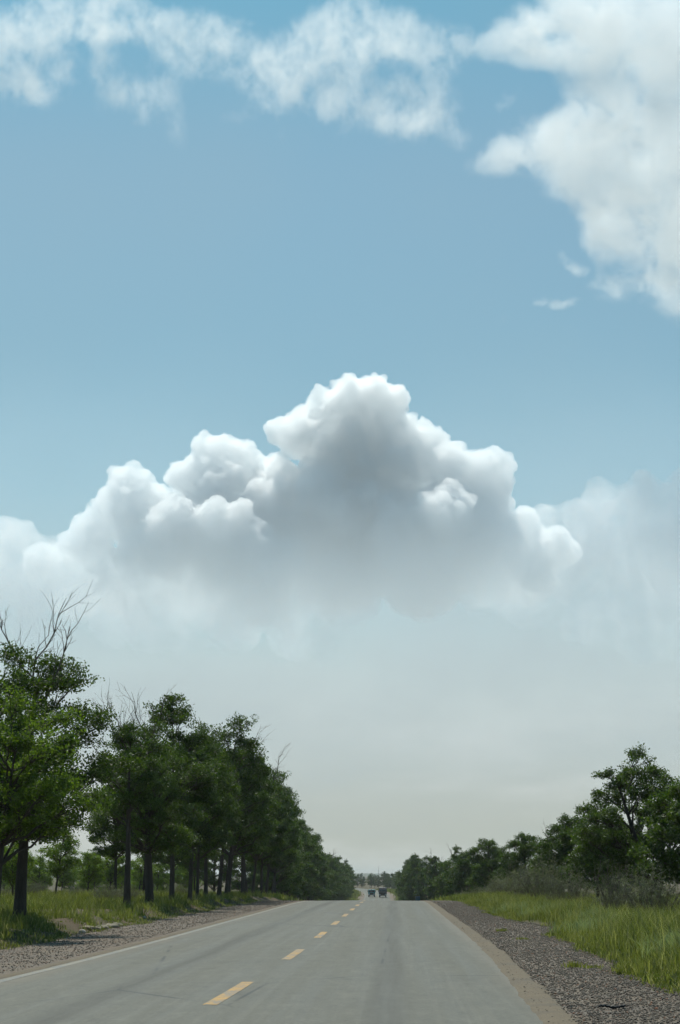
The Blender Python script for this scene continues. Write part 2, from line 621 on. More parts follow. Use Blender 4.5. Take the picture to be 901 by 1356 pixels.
s, y = scatter(3200, 8.0, 40, 90, 330, 1.3)
grass('field_grass', P3(s, y), np.full(len(s), .5), 'field grass behind the shrubs and leaning tree', .4, 12, .045, plain=True)
s, y = scatter(9200, -19, lambda t: float(left_edge(t)) - .55, 36, 190, 1.5)
pt = patchy(s, y, .5, 7)
keep = nr.random(len(s)) < np.clip(.55 + .8 * pt + .4 * sstep(-8.4, -11, s), .08, 1)
s, y, pt = s[keep], y[keep], pt[keep]
grass('undergrowth_grass', P3(s, y), np.clip((.32 + .16 * pt) * (.6 + .8 * nr.random(len(s))), .08, .65), 'green grass under the roadside tree row', .13, 17, .011, tone_mul=.3 * pt - .02 + nr.normal(0, .2, len(s)), dry_p=.14)
s, y = scatter(2600, lambda t: float(left_edge(t)) - 1.3, lambda t: float(left_edge(t)) + .1, 36, 150, 1.4)
keep = patchy(s, y, .9, 9) > -.12
s, y = s[keep], y[keep]
grass('bank_weeds', P3(s, y), .06 + .16 * nr.random(len(s)) ** 2, 'low ragged weeds on the broken earth bank below the tree row', .12, 12, .012, tone_mul=nr.normal(-.15, .2, len(s)), dry_p=.35)
s, y = scatter(6500, -75, -17, 70, 320, 1.2)
grass('orchard_grass', P3(s, y), np.full(len(s), .42), 'light green grass between the young trees', .35, 12, .030, tone_mul=.2 + nr.normal(0, .15, len(s)), dry_p=.15, plain=True)
s, y = scatter(2600, -14, lambda t: float(left_edge(t)) - .4, 190, 420, 1.0)
grass('verge_grass', P3(s, y), np.full(len(s), .55), 'green verge grass below the far tree row', .4, 14, .05, plain=True)
s, y = scatter(3500, 6.2, 16, 150, 420, 1.0)
grass('verge_grass', P3(s, y), np.full(len(s), .55), 'green verge grass beyond the crest beside the shoulder', .4, 14, .05, plain=True)
s, y = scatter(3200, -13, 12, 660, 1000, 1.0)
keep = np.abs(s) > 6.2
grass('verge_grass', P3(s[keep], y[keep]), np.full(int(keep.sum()), .8), 'pale green verge grass beside the two far trucks', .6, 12, .09, plain=True)

# ------------------------------------------------------------------ trees
m_bark, q, out = material('tree bark')
p = q.n('ShaderNodeTexCoord').outputs['Object']
n1 = q.noise(q.vmap(p, scale=(14, 14, 3)), 1.0, 6, .65)
principled(q, out, q.mix(n1, (.030, .024, .019), (.115, .095, .075)), .95, .15, normal=bump(q, n1, .9, .03))
m_dead, q, out = material('dead twig')
principled(q, out, q.mix(q.noise(posn(q), 9.0, 3), (.09, .075, .06), (.17, .145, .12)), .9, .1)


def leaf_material(name, dark, light, trans=.38):
    m, q, out = material(name)
    tone = q.n('ShaderNodeAttribute', attribute_name='tone').outputs['Fac']
    oi = q.n('ShaderNodeObjectInfo').outputs['Random']
    tn = q.m('ADD', tone, q.m('MULTIPLY', q.m('SUBTRACT', oi, .5), .35), clamp=True)
    c = q.mix(tn, dark, light)
    d1 = q.n('ShaderNodeBsdfPrincipled')
    q.put(d1.inputs['Base Color'], c)
    q.put(d1.inputs['Roughness'], .55)
    q.put(d1.inputs['Specular IOR Level'], .3)
    t1 = q.n('ShaderNodeBsdfTranslucent')
    q.put(t1.inputs['Color'], q.mix(1.0, c, (1.7, 2.0, .6), 'MULTIPLY'))
    mx = q.n('ShaderNodeMixShader')
    q.put(mx.inputs[0], trans)
    q.nt.links.new(d1.outputs[0], mx.inputs[1])
    q.nt.links.new(t1.outputs[0], mx.inputs[2])
    q.nt.links.new(mx.outputs[0], out.inputs['Surface'])
    return m


m_leaf_dark = leaf_material('dark elm leaves', (.024, .044, .010), (.078, .112, .022))
m_leaf_light = leaf_material('bright elm leaves', (.055, .085, .016), (.15, .20, .040), .48)
m_leaf_grey = leaf_material('grey green shrub leaves', (.10, .105, .072), (.20, .20, .145), .25)


def tube(path, radii, sides=6):
    """tapered tube along a polyline -> (V, quad F)"""
    path = np.asarray(path, float)
    n = len(path)
    T = np.gradient(path, axis=0)
    T /= np.linalg.norm(T, axis=1)[:, None] + 1e-9
    ref = np.array([.31, .17, .93]) if abs(T[0][2]) < .8 else np.array([1.0, .1, 0])
    A = np.cross(T, ref)
    A /= np.linalg.norm(A, axis=1)[:, None] + 1e-9
    B = np.cross(T, A)
    th = np.arange(sides) / sides * 2 * math.pi
    ring = A[:, None] * np.cos(th)[None, :, None] + B[:, None] * np.sin(th)[None, :, None]
    V = (path[:, None] + ring * np.asarray(radii)[:, None, None]).reshape(-1, 3)
    i, j = np.meshgrid(np.arange(n - 1), np.arange(sides), indexing='ij')
    a = (i * sides + j).ravel()
    b = (i * sides + (j + 1) % sides).ravel()
    F = np.stack([a, b, b + sides, a + sides], 1)
    return V, F


class Acc:
    def __init__(self):
        self.V, self.F, self.n = [], [], 0

    def add(self, VF):
        V, F = VF
        self.V.append(V)
        self.F.append(F + self.n)
        self.n += len(V)

    def mesh(self, name):
        return smooth(mesh_np(name, np.concatenate(self.V), np.concatenate(self.F)))


def curve(a, b, sag, r, n=6, wob=.08):
    """bent path from a to b; sag lifts or drops its middle"""
    a, b = np.asarray(a, float), np.asarray(b, float)
    L = np.linalg.norm(b - a)
    c1 = (a + b) / 2 + np.array([r.gauss(0, wob * L), r.gauss(0, wob * L), sag * L + r.gauss(0, wob * L)])
    t = np.linspace(0, 1, n)[:, None]
    P = (1 - t) ** 2 * a + 2 * t * (1 - t) * c1 + t * t * b
    P[1:-1] += np.array([[r.gauss(0, .02 * L) for _ in range(3)] for _ in range(n - 2)])
    return P


def leaves(centers, spread, n_per, size, r, outward=None):
    """rhombic leaves round the given twig points"""
    cn = np.repeat(centers, n_per, 0)
    N = len(cn)
    off = r.normal(0, 1, (N, 3))
    off /= np.linalg.norm(off, axis=1)[:, None]
    off *= (spread * r.random(N) ** .45)[:, None]
    off[:, 2] *= .75
    pos = cn + off
    nrm = r.normal(0, 1, (N, 3)) + np.array([0, 0, .7])
    nrm /= np.linalg.norm(nrm, axis=1)[:, None]
    ax = np.cross(nrm, r.normal(0, 1, (N, 3)))
    ax /= np.linalg.norm(ax, axis=1)[:, None] + 1e-9
    bx = np.cross(nrm, ax)
    sz = size * (.6 + .8 * r.random(N))[:, None]
    L, W = ax * sz, bx * sz * .5
    V = np.stack([pos - L, pos + W + L * .1, pos + L, pos - W + L * .1], 1).reshape(-1, 3)
    F = (np.arange(N) * 4)[:, None] + np.arange(4)[None]
    return V, F, N


def make_tree(seed, height, trunk_h, rx, ry, n_clumps, clump_r, leaf_n, leaf_size, leaf_mat, trunk_r=.15, lean=(0, 0), fork=1, dead=0, low=.0, gap=.9, lopsided=0.0):
    """tree thing at the origin: trunk, limbs, crown and, on some, dead_branches"""
    r = random.Random(seed)
    q = np.random.default_rng(seed)
    root = empty('roadside_tree')
    tk, lb = Acc(), Acc()
    trunks = []
    top_h = height * .80
    for k in range(fork):
        base = np.array([r.uniform(-.12, .12) * (fork > 1), r.uniform(-.12, .12) * (fork > 1), -.25])
        ang = r.uniform(0, 6.28) if k else 0
        sp = .16 * height if fork > 1 else 0
        dirx = lean[0] * (1 if k == 0 else -.35) + (math.cos(ang) * sp if k else 0)
        diry = lean[1] + (math.sin(ang) * sp if k else 0)
        n = 12
        t = np.linspace(0, 1, n)
        P = np.stack([base[0] + dirx * t ** 1.25 + .05 * height * .2 * np.cumsum(q.normal(0, .25, n)) * t,
                      base[1] + diry * t ** 1.25 + .05 * height * .2 * np.cumsum(q.normal(0, .25, n)) * t,
                      base[2] + (top_h + .25) * t], 1)
        rad = trunk_r * (1 if k == 0 else .72) * (1.0 - .82 * t) * (1 + .45 * np.exp(-t * 22))
        tk.add(tube(P, np.maximum(rad, .018), 9))
        trunks.append((P, rad))
    # foliage clumps inside the crown envelope
    cz0 = trunk_h + low
    clumps = []
    tries = 0
    while len(clumps) < n_clumps and tries < 6000:
        tries += 1
        t = r.random()
        z = cz0 + (height - clump_r * .7 - cz0) * t
        prof = (math.sin(math.pi * min(1, (t * .86 + .16))) ** .7)
        a = r.uniform(0, 6.283)
        rr = math.sqrt(r.uniform(.05, 1)) * prof
        tx, ty = np.interp(z, trunks[0][0][:, 2], trunks[0][0][:, 0]), np.interp(z, trunks[0][0][:, 2], trunks[0][0][:, 1])
        cpt = np.array([tx * .9 + math.cos(a) * rr * (rx - clump_r * .6) + lopsided * t, ty * .9 + math.sin(a) * rr * (ry - clump_r * .6), z])
        cr = clump_r * r.uniform(.65, 1.25)
        if all(np.linalg.norm(cpt - c0) > gap * (cr + r0) * .62 for c0, r0 in clumps):
            clumps.append((cpt, cr))
    cen = []
    for cpt, cr in clumps:
        P, rad = min(trunks, key=lambda T: np.min(np.linalg.norm(T[0] - cpt, axis=1) + .4 * np.abs(T[0][:, 2] - cpt[2])))
        dist_h = np.hypot(*(cpt - P[np.argmin(np.abs(P[:, 2] - cpt[2]))])[:2])
        zst = max(trunk_h * .8, min(cpt[2] - dist_h * r.uniform(.5, 1.0), top_h * .95))
        i = int(np.argmin(np.abs(P[:, 2] - zst)))
        pa = curve(P[i], cpt, r.uniform(.02, .14), r, 7)
        r0 = max(.016, min(rad[i] * .75, .014 + .02 * np.linalg.norm(cpt - P[i])))
        lb.add(tube(pa, np.linspace(r0, .012, 7), 6))
        nt = max(7, int(12 * cr / clump_r))
        for k in range(nt):
            v = q.normal(0, 1, 3)
            v /= np.linalg.norm(v)
            v[2] = abs(v[2]) * .9 - .15 if r.random() < .75 else v[2]
            tip = cpt + v * cr * np.array([1, 1, .85]) * r.uniform(.6, 1.05)
            st = pa[r.choice([3, 4, 5, 6])]
            tw = curve(st, tip, r.uniform(0, .1), r, 4)
            lb.add(tube(tw, np.linspace(.011, .004, 4), 4))
            cen.append(tip)
            cen.append(tip * .55 + cpt * .45)
            cen.append(tw[2])
    cen = np.array(cen)
    V, F, N = leaves(cen, clump_r * .36, leaf_n, leaf_size, q)
    me = mesh_np('crown', V, F)
    cl_t = np.repeat(np.repeat(q.normal(0, .14, len(cen)), leaf_n), 4)
    vattr(me, 'tone', np.clip(np.repeat(q.normal(.45, .2, N), 4) + cl_t, 0, 1))
    tr = obj('trunk', tk.mesh('trunk'), m_bark, root)
    obj('limbs', lb.mesh('limbs'), m_bark, root)
    obj('crown', me, leaf_mat, root)
    if dead:
        db = Acc()
        for k in range(dead):
            P, rad = trunks[k % len(trunks)]
            b = P[-1 - (k % 3)] + np.array([r.uniform(-.3, .3), r.uniform(-.3, .3), -.2])
            e = b + np.array([r.uniform(-.16, .16) * height, r.uniform(-.12, .12) * height, r.uniform(.20, .34) * height])
            pa = curve(b, e, -.03, r, 7, .06)
            db.add(tube(pa, np.linspace(.035, .007, 7), 5))
            for j in range(9):
                i = r.randint(2, 5)
                v = (e - b) / np.linalg.norm(e - b) + q.normal(0, .38, 3)
                l2 = height * r.uniform(.04, .12)
                pb = curve(pa[i], pa[i] + v * l2, .05, r, 5, .07)
                db.add(tube(pb, np.linspace(.013, .004, 5), 4))
                for h in range(2):
                    v2 = v + q.normal(0, .5, 3)
                    pc = curve(pb[2 + h], pb[2 + h] + v2 * l2 * .45, .03, r, 4)
                    db.add(tube(pc, np.linspace(.007, .003, 4), 3))
        obj('dead_branches', db.mesh('dead_branches'), m_dead, root)
    return root


PROTO = {}


def plant(kind, s, y, label, group=None, rz=0.0, scale=1.0, zs=1.0, name=None, cat='tree', leaf=None):
    p = PROTO[kind]
    if p.get('placed'):
        o = copy_tree(p['root'])
        for k in ('label', 'category', 'group'):
            if k in o:
                del o[k]
    else:
        o = p['root']
        p['placed'] = True
    b = at(s, y)
    o.location = (b.x, b.y, b.z - .05)
    o.rotation_euler = (0, 0, rz)
    o.scale = (scale, scale, scale * zs)
    if name:
        o.name = name
    tag(o, label, cat, group)
    return o


def proto(kind, *a, **k):
    PROTO[kind] = {'root': make_tree(*a, **k)}


# kind, seed, height, trunk_h, rx, ry, clumps, clump_r, leaves/twig point, leaf size
proto('tall_dead', 5, 8.2, 2.4, 2.9, 2.7, 42, .80, 36, .044, m_leaf_dark, trunk_r=.19, dead=4, lean=(.3, .2), gap=.88)
proto('bright', 8, 6.1, 2.0, 2.6, 2.3, 32, .76, 36, .042, m_leaf_light, trunk_r=.10, lean=(.5, -.3), gap=.9)
proto('slim', 12, 7.4, 3.9, 1.8, 1.7, 20, .68, 32, .045, m_leaf_dark, trunk_r=.15, dead=4, gap=.92)
proto('dense', 15, 9.4, 2.9, 2.5, 2.4, 44, .80, 24, .060, m_leaf_dark, trunk_r=.13, gap=.88)
proto('dense_b', 19, 10.2, 3.1, 2.8, 2.5, 44, .84, 24, .062, m_leaf_dark, trunk_r=.13, lean=(.9, 0), gap=.9)
proto('dense_c', 23, 8.8, 2.6, 2.7, 2.6, 40, .82, 24, .062, m_leaf_dark, trunk_r=.12, lean=(-.8, .4), dead=2, gap=.9)
proto('far_tree', 27, 10.8, 1.6, 3.2, 3.0, 40, .95, 20, .085, m_leaf_dark, trunk_r=.17, gap=.95)
proto('far_tree_b', 31, 10.0, 1.4, 3.4, 3.0, 36, .95, 20, .085, m_leaf_dark, trunk_r=.17, lean=(.9, 0), gap=1.0, dead=2)
proto('far_tree_c', 33, 11.6, 2.2, 2.6, 2.6, 34, .9, 20, .085, m_leaf_dark, trunk_r=.17, lean=(-.5, .4), gap=.95)
proto('young', 35, 4.1, 1.35, 1.5, 1.4, 17, .58, 15, .052, m_leaf_light, trunk_r=.075, lean=(.25, .1), gap=.9)
proto('young_b', 39, 4.4, 1.5, 1.5, 1.6, 16, .60, 15, .052, m_leaf_light, trunk_r=.075, lean=(-.45, .1), gap=.9)
proto('leaning', 46, 6.9, 1.5, 3.2, 2.7, 72, .66, 26, .046, m_leaf_dark, trunk_r=.17, lean=(-1.5, .2), fork=3, gap=.78, lopsided=.8)
proto('round', 47, 5.0, 1.2, 1.85, 1.8, 28, .68, 24, .055, m_leaf_dark, trunk_r=.10, fork=2, gap=.8)
proto('round_b', 51, 4.8, .9, 2.1, 1.9, 28, .72, 24, .055, m_leaf_dark, trunk_r=.10, fork=2, dead=1, gap=.8)

XC = 1.96   # X (from the camera) = s - XC near the camera
# --- row beside the oncoming lane, nearest first
plant('tall_dead', -8.35, 63, 'tall dark elm with bare dead branches on top and a thick black trunk', rz=.2)
plant('bright', -8.0, 57, 'leafy bright green tree in front of the thick black trunk', rz=.4)
plant('dense_c', -9.9, 66, 'dark tree with slanting trunk behind the bright green tree', rz=1.9, scale=.86)
plant('bright', -12.2, 70, 'small bright tree between the dark trunks and the orchard grass', rz=4.4, scale=.8)
plant('dense', -10.6, 58.5, 'dark tree at the edge of the row beside the bright green tree', rz=2.0, scale=.84)
plant('slim', -8.15, 86.5, 'slim tree with long bare brown trunk standing alone by the shoulder stones', rz=.5, scale=1.0)
plant('tall_dead', -8.4, 97, 'dark elm with sparse dead twigs next behind the long bare trunk', rz=2.9, scale=1.02)
ROW = [(104.5, 'dense', 1.0, -8.2), (108, 'slim', .9, -9.6), (112.5, 'dense_b', .92, -8.1), (119, 'dense_c', .92, -8.3), (127, 'dense', .94, -8.5), (131, 'dense_b', 1.0, -8.1), (138, 'dense_c', 1.06, -8.2), (144, 'dense_b', 1.08, -8.5), (151, 'dense', 1.14, -8.0), (160, 'dense_b', 1.02, -8.3),
       (169, 'dense_c', 1.1, -8.4), (178, 'dense', .95, -8.2), (187, 'dense_b', 1.0, -8.3), (197, 'dense_c', .95, -8.2), (208, 'dense', 1.02, -8.5)]
ORD = ['second', 'third', 'fourth', 'fifth', 'sixth', 'seventh', 'eighth', 'ninth', 'tenth', 'eleventh', 'twelfth', 'thirteenth', 'fourteenth', 'fifteenth', 'sixteenth']
for i_, (yy_, kd, scl, ss_) in enumerate(ROW):
    plant(kd, ss_, yy_, 'dark leafy tree, %s past the long bare trunk along the oncoming lane' % ORD[i_], 'close-set tree row beside the oncoming lane', rng.uniform(0, 6.28), scl * rng.uniform(.92, 1.02), rng.uniform(.98, 1.08))
yv = 217
while yv < 640:
    plant(rng.choice(['far_tree', 'far_tree_b', 'far_tree_c']), -8.6 + rng.uniform(-.6, .6), yv, 'dark tree in the far part of the row beyond the crest', 'far trees beyond the crest beside the oncoming lane', rng.uniform(0, 6.28), rng.uniform(.82, 1.15))
    yv += rng.uniform(7.5, 10)
while yv < 1700:
    plant(rng.choice(['far_tree', 'far_tree_b', 'far_tree_c']), -10.2 + rng.uniform(-1, 1), yv, 'hazy dark tree in the row behind the far trucks', 'hazy tree rows along the far road', rng.uniform(0, 6.28), rng.uniform(.85, 1.05) if yv < 800 else rng.uniform(.58, .78))
    yv += rng.uniform(14, 20) * (1 if yv < 1000 else 1.8)
# second row behind the first
for yv, kd in [(124, 'dense'), (140, 'dense_c'), (158, 'dense'), (176, 'dense_b'), (196, 'dense_c'), (222, 'far_tree'), (250, 'far_tree_b'), (285, 'far_tree'), (325, 'far_tree_b'), (370, 'far_tree')]:
    plant(kd, -14.0 + rng.uniform(-1, 1), yv, 'shaded tree in the second row behind the roadside trunks', 'second row of trees behind the roadside row', rng.uniform(0, 6.28), .78 * rng.uniform(.9, 1.1))
# young trees in the grass behind
for rowi in range(7):
    sx_ = -17.5 - rowi * 5.2
    yv = 96 + rng.uniform(0, 6)
    while yv < 250:
        px = 522 + (sx_ - XC) * 3000 / yv
        if px > -60:
            plant(rng.choice(['young', 'young_b']), sx_ + rng.uniform(-.8, .8), yv, 'small young tree with thin trunk standing in the light green grass', 'young trees planted in the grass', rng.uniform(0, 6.28), rng.uniform(.78, 1.12))
        yv += rng.uniform(11, 17)
for k in range(34):
    yv = rng.uniform(270, 480)
    plant(rng.choice(['far_tree', 'far_tree_b', 'young', 'young_b']), -rng.uniform(22, 95), yv, 'pale distant tree at the back of the young plantation', 'distant trees behind the plantation', rng.uniform(0, 6.28), rng.uniform(.6, .85))
# --- the other side
plant('leaning', 12.3, 92, 'forked tree leaning over the grey shrubs with open clumped crown', rz=0)
plant('round', 12.9, 85, 'thick dark bushy tree crowding the leaning forked tree', rz=1.1, scale=1.12)
plant('round', 11.5, 108, 'small tree with two thin trunks between the leaning tree and round tree', rz=.8, scale=.86)
plant('round_b', 13.4, 118, 'dark round tree half hidden behind the leaning tree', rz=2.2, scale=1.0)
plant('round', 11.8, 130, 'round dark tree rising above the dry grey shrub', rz=3.3, scale=1.08)
for i_, (yv, ss_, kd, scl) in enumerate([(147, 12.0, 'round_b', .95), (165, 11.3, 'round', 1.05), (186, 11.8, 'round_b', .9), (203, 10.6, 'round', 1.22), (226, 11.6, 'round_b', 1.05), (246, 10.9, 'round', 1.3), (266, 10.2, 'far_tree_c', .68), (296, 11.5, 'round_b', 1.65), (322, 10.3, 'far_tree_b', .84), (352, 11.5, 'round', 1.7), (374, 9.6, 'far_tree', .88), (398, 7.8, 'far_tree_c', .92), (414, 9.8, 'far_tree_b', .9)]):
    plant(kd, ss_, yv, 'dark rounded tree, %s past the dry grey shrub towards the crest' % ORD[i_], 'tree row behind the gravel shoulder', rng.uniform(0, 6.28), scl)
yv = 425
while yv < 1700:
    plant(rng.choice(['far_tree', 'far_tree_b', 'far_tree_c']), (8.7 if yv < 640 else 10.5) + rng.uniform(-.7, .7), yv, 'hazy far tree beside the lane of the dark truck', 'hazy tree rows along the far road', rng.uniform(0, 6.28), rng.uniform(.85, 1.05) if yv < 760 else rng.uniform(.58, .78))
    yv += rng.uniform(12, 18) * (1 if yv < 1000 else 1.8)
for k in range(16):
    yv = rng.uniform(300, 620)
    plant(rng.choice(['far_tree', 'far_tree_b', 'round']), rng.uniform(22, 80), yv, 'distant field tree seen low behind the shoulder trees', 'distant trees in the field', rng.uniform(0, 6.28), rng.uniform(.4, .62))


# ------------------------------------------------------------------ shrubs
def make_shrub(seed, h, rad, n_stems, leaf_n):
    r = random.Random(seed)
    q = np.random.default_rng(seed)
    root = empty('dry_shrub')
    st, cen = Acc(), []
    for k in range(n_stems):
        a = r.uniform(0, 6.283)
        rr = rad * math.sqrt(r.random())
        tip = np.array([math.cos(a) * rr, math.sin(a) * rr, h * (1 - .45 * (rr / rad) ** 2) * r.uniform(.7, 1.1)])
        b = np.array([math.cos(a) * rr * .25, math.sin(a) * rr * .25, -.1])
        pa = curve(b, tip, .06, r, 6, .05)
        st.add(tube(pa, np.linspace(.012, .003, 6), 4))
        for j in range(5):
            i = r.randint(2, 5)
            v = (tip - b) / np.linalg.norm(tip - b) + q.normal(0, .45, 3)
            pb = curve(pa[i], pa[i] + v * h * r.uniform(.1, .24), .04, r, 4)
            st.add(tube(pb, np.linspace(.006, .0025, 4), 3))
            cen += [pb[1], pb[2], pb[3]]
    obj('stems', st.mesh('stems'), m_dead, root)
    V, F, N = leaves(np.array(cen), .06, leaf_n, .018, q)
    me = mesh_np('foliage', V, F)
    vattr(me, 'tone', np.repeat(np.clip(q.normal(.5, .25, N), 0, 1), 4))
    obj('foliage', me, m_leaf_grey, root)
    return root


PROTO['shrub'] = {'root': make_shrub(61, 1.55, 1.15, 95, 7)}
PROTO['shrub_b'] = {'root': make_shrub(67, 1.25, 1.3, 95, 9)}
PROTO['bare'] = {'root': make_shrub(71, 1.9, .8, 60, 2)}
SHRUBS = [('shrub', 10.2, 74, 1.05, 'dry grey shrub with bare twigs at the foot of the leaning tree'), ('bare', 9.4, 78, 1.0, 'thin bare grey bush standing up above the bright grass'), ('shrub_b', 10.6, 84, 1.1, 'grey green shrub between the bare bush and the dry grey shrub'),
          ('shrub', 9.9, 104, 1.1, 'silvery shrub below the small tree with two thin trunks'), ('shrub', 9.8, 121, 1.5, 'large brownish grey shrub below the round dark tree'), ('shrub_b', 9.5, 132, 1.35, 'broad grey shrub next to the large brownish shrub'), ('bare', 9.6, 141, 1.15, 'sparse twiggy bush behind the broad grey shrub')]
for (kd, ss_, yv, scl, lab) in SHRUBS:
    plant(kd, ss_, yv, lab, 'grey shrubs behind the tall grass', rng.uniform(0, 6.28), scl, name='dry_shrub', cat='shrub')
for k in range(9):
    plant(rng.choice(['shrub', 'shrub_b']), rng.uniform(9.0, 11), 150 + k * 11, 'grey green bush low in front of the shoulder tree row', 'low bushes in front of the tree row', rng.uniform(0, 6.28), rng.uniform(.8, 1.1), name='dry_shrub', cat='shrub')
for k in range(10):
    plant(rng.choice(['shrub', 'shrub_b']), -rng.uniform(11, 26), rng.uniform(105, 190), 'low grey green bush in the grass behind the trunks', 'low bushes among the young trees', rng.uniform(0, 6.28), rng.uniform(.5, .8), name='dry_shrub', cat='shrub')


# small weed tufts growing in the gravel
def weed(s, y, h, n, label, sp=.07):
    root_pts = P3(np.full(n, s), np.full(n, y))
    root_pts[:, 0] += nr.normal(0, sp * .6, n)
    root_pts[:, 1] += nr.normal(0, sp * .6, n)
    root_pts[:, 2] = float(zroad(y))
    o = grass('weed_tuft', root_pts, np.full(n, h), label, sp, 16, .009, tone_mul=np.full(n, .3), dry_p=.02)
    del o['kind']
    o['category'] = 'weed'
    o['group'] = 'weeds in the gravel'


weed(5.18, 40.5, .13, 6, 'bright green weed tuft alone in the gravel above the black strip')
weed(5.45, 40.2, .08, 4, 'small weed tuft beside the bright green weed')
weed(5.75, 37.6, .13, 3, 'low weed tuft at the gravel edge below the grass', .03)
weed(4.98, 66, .12, 6, 'weed patch in the gravel next to the bare sandy spot')
weed(5.2, 58, .08, 4, 'tiny weed tuft between the sandy spot and the bright weed')

# ------------------------------------------------------------------ litter and rocks
def rock(name, s, y, size, col, label, cat, seed, group=None):
    r = random.Random(seed)
    bm = bmesh.new()
    bmesh.ops.create_icosphere(bm, subdivisions=2, radius=1)
    for v in bm.verts:
        f = 1 + .22 * math.sin(v.co.x * 3 + seed) * math.cos(v.co.y * 4 + seed) + r.uniform(-.1, .1)
        v.co = Vector((v.co.x * size[0], v.co.y * size[1], max(v.co.z, -.5) * size[2])) * f
    m, q, out = material(name)
    n1 = q.noise(posn(q), 30.0, 5, .6)
    principled(q, out, q.mix(n1, tuple(c * .7 for c in col), col), .9, .2)
    o = obj(name, bm, m)
    b = at(s, y)
    o.location = (b.x, b.y, max(b.z, float(zroad(y))) + size[2] * .45)
    o.rotation_euler = (0, 0, r.uniform(0, 6))
    tag(o, label, cat, group)


rock('red_stone', 5.76, 27.8, (.055, .05, .045), (.30, .11, .06), 'reddish brick-like stone lying on the gravel', 'stone', 3)
rock('red_stone', 5.40, 28.0, (.028, .022, .018), (.28, .12, .07), 'small rust-red pebble between the red stone and black strip', 'stone', 5)
rock('dark_stone', 4.45, 25.2, (.016, .016, .014), (.04, .04, .04), 'small black stone on the sand at the asphalt edge', 'stone', 9)
rock('white_stone', -6.75, 64, (.10, .08, .08), (.46, .43, .37), 'pale white block at the foot of the bank by the bare trunk', 'stone', 12)
rock('white_stone', -7.2, 84, (.07, .06, .06), (.6, .58, .54), 'small white stone on the verge beside the long bare trunk', 'stone', 14)
rock('white_stone', -7.4, 100, (.06, .06, .07), (.7, .7, .7), 'tiny white scrap under the dark elm', 'stone', 15)
for k in range(7):
    rock('kerb_stone', -6.95 + .05 * math.sin(k * 2.1), 66.5 + k * 1.15, (.15, .34, .07), (.30, .26, .19), 'half-buried pale stone in the broken line edging the shoulder', 'stone', 20 + k, 'broken line of pale edging stones')
rock('flat_stone', -6.9, 49.5, (.16, .1, .03), (.45, .42, .36), 'flat pale stone at the shoulder below the thick trunk', 'stone', 33)

# black strip of tyre rubber
bm = bmesh.new()
NN = 14
for i in range(NN):
    t = i / (NN - 1)
    x = -.16 + .32 * t
    wv = .028 + .005 * math.sin(i * 2.3)
    zc = .012 + .010 * math.sin(t * 7 + .6) + .008 * (i % 2)
    yo = .012 * math.sin(t * 4)
    for (dy_, dz_) in ((-wv, 0), (-wv * .8, .024), (wv * .8, .028), (wv, 0)):
        bm.verts.new((x, yo + dy_, zc + dz_))
bm.verts.ensure_lookup_table()
for i in range(NN - 1):
    for j in range(4):
        a, b = i * 4 + j, i * 4 + (j + 1) % 4
        bm.faces.new([bm.verts[k] for k in (a, b, b + 4, a + 4)])
bm.faces.new([bm.verts[k] for k in (3, 2, 1, 0)])
bm.faces.new([bm.verts[NN * 4 - 4 + k] for k in range(4)])
m_rub, q, out = material('black rubber')
principled(q, out, q.mix(q.noise(posn(q), 60.0, 4), (.008, .008, .008), (.022, .021, .02)), .8, .3)
tyre = obj('rubber_strip', bm, m_rub)
b = at(4.86, 27.9)
tyre.location = (b.x, b.y, float(zroad(27.9)) + .012)
tyre.rotation_euler = (0, 0, .06)
tag(tyre, 'torn black strip of tyre rubber lying on the gravel', 'rubber strip')


# ------------------------------------------------------------------ vehicles
def simple(name, col, rough=.5, spec=.5, metal=0.0, dirt=.3):
    m, q, out = material(name)
    n1 = q.noise(q.n('ShaderNodeTexCoord').outputs['Object'], 2.5, 6, .65)
    principled(q, out, q.mix(q.ss(n1, .45, .75, 0, dirt), col, (.22, .19, .15)), rough, spec, metal)
    return m


m_teal = simple('teal cab paint', (.03, .24, .25), .35)
m_dark = simple('dark tarpaulin', (.030, .028, .036), .7, .3)
m_greytop = simple('pale tarpaulin', (.30, .29, .31), .7, .3)
m_black = simple('black chassis', (.012, .012, .012), .7, .3)
m_tyre = simple('tyre', (.015, .015, .015), .85, .2)
m_rim = simple('wheel rim', (.25, .25, .26), .4, .5, .6)
m_lampred = simple('red lamp', (.45, .03, .02), .25, .5, dirt=.1)
m_lampw = simple('headlight', (.65, .66, .64), .15, .8, dirt=.1)
m_plate = simple('number plate', (.55, .38, .04), .5)
m_grey = simple('grey steel', (.20, .20, .21), .5, .5, .3)
m_glass, q, out = material('windscreen glass')
principled(q, out, (.015, .02, .022), .06, .8)


def bevel_box(bm, x0, x1, y0, y1, z0, z1, bev=.03, taper=0.0):
    r = bmesh.ops.create_cube(bm, size=1)
    vs_ = r['verts']
    for v in vs_:
        k = 1 - taper * (v.co.z > 0)
        v.co = Vector(((x0 + x1) / 2 + v.co.x * (x1 - x0) * k, (y0 + y1) / 2 + v.co.y * (y1 - y0), (z0 + z1) / 2 + v.co.z * (z1 - z0)))
    if bev:
        es = list({e for v in vs_ for e in v.link_edges})
        bmesh.ops.bevel(bm, geom=es, offset=bev, segments=2, affect='EDGES', profile=.5)


def box(name, mat, parent, *a, **k):
    bm = bmesh.new()
    bevel_box(bm, *a, **k)
    return obj(name, bm, mat, parent)


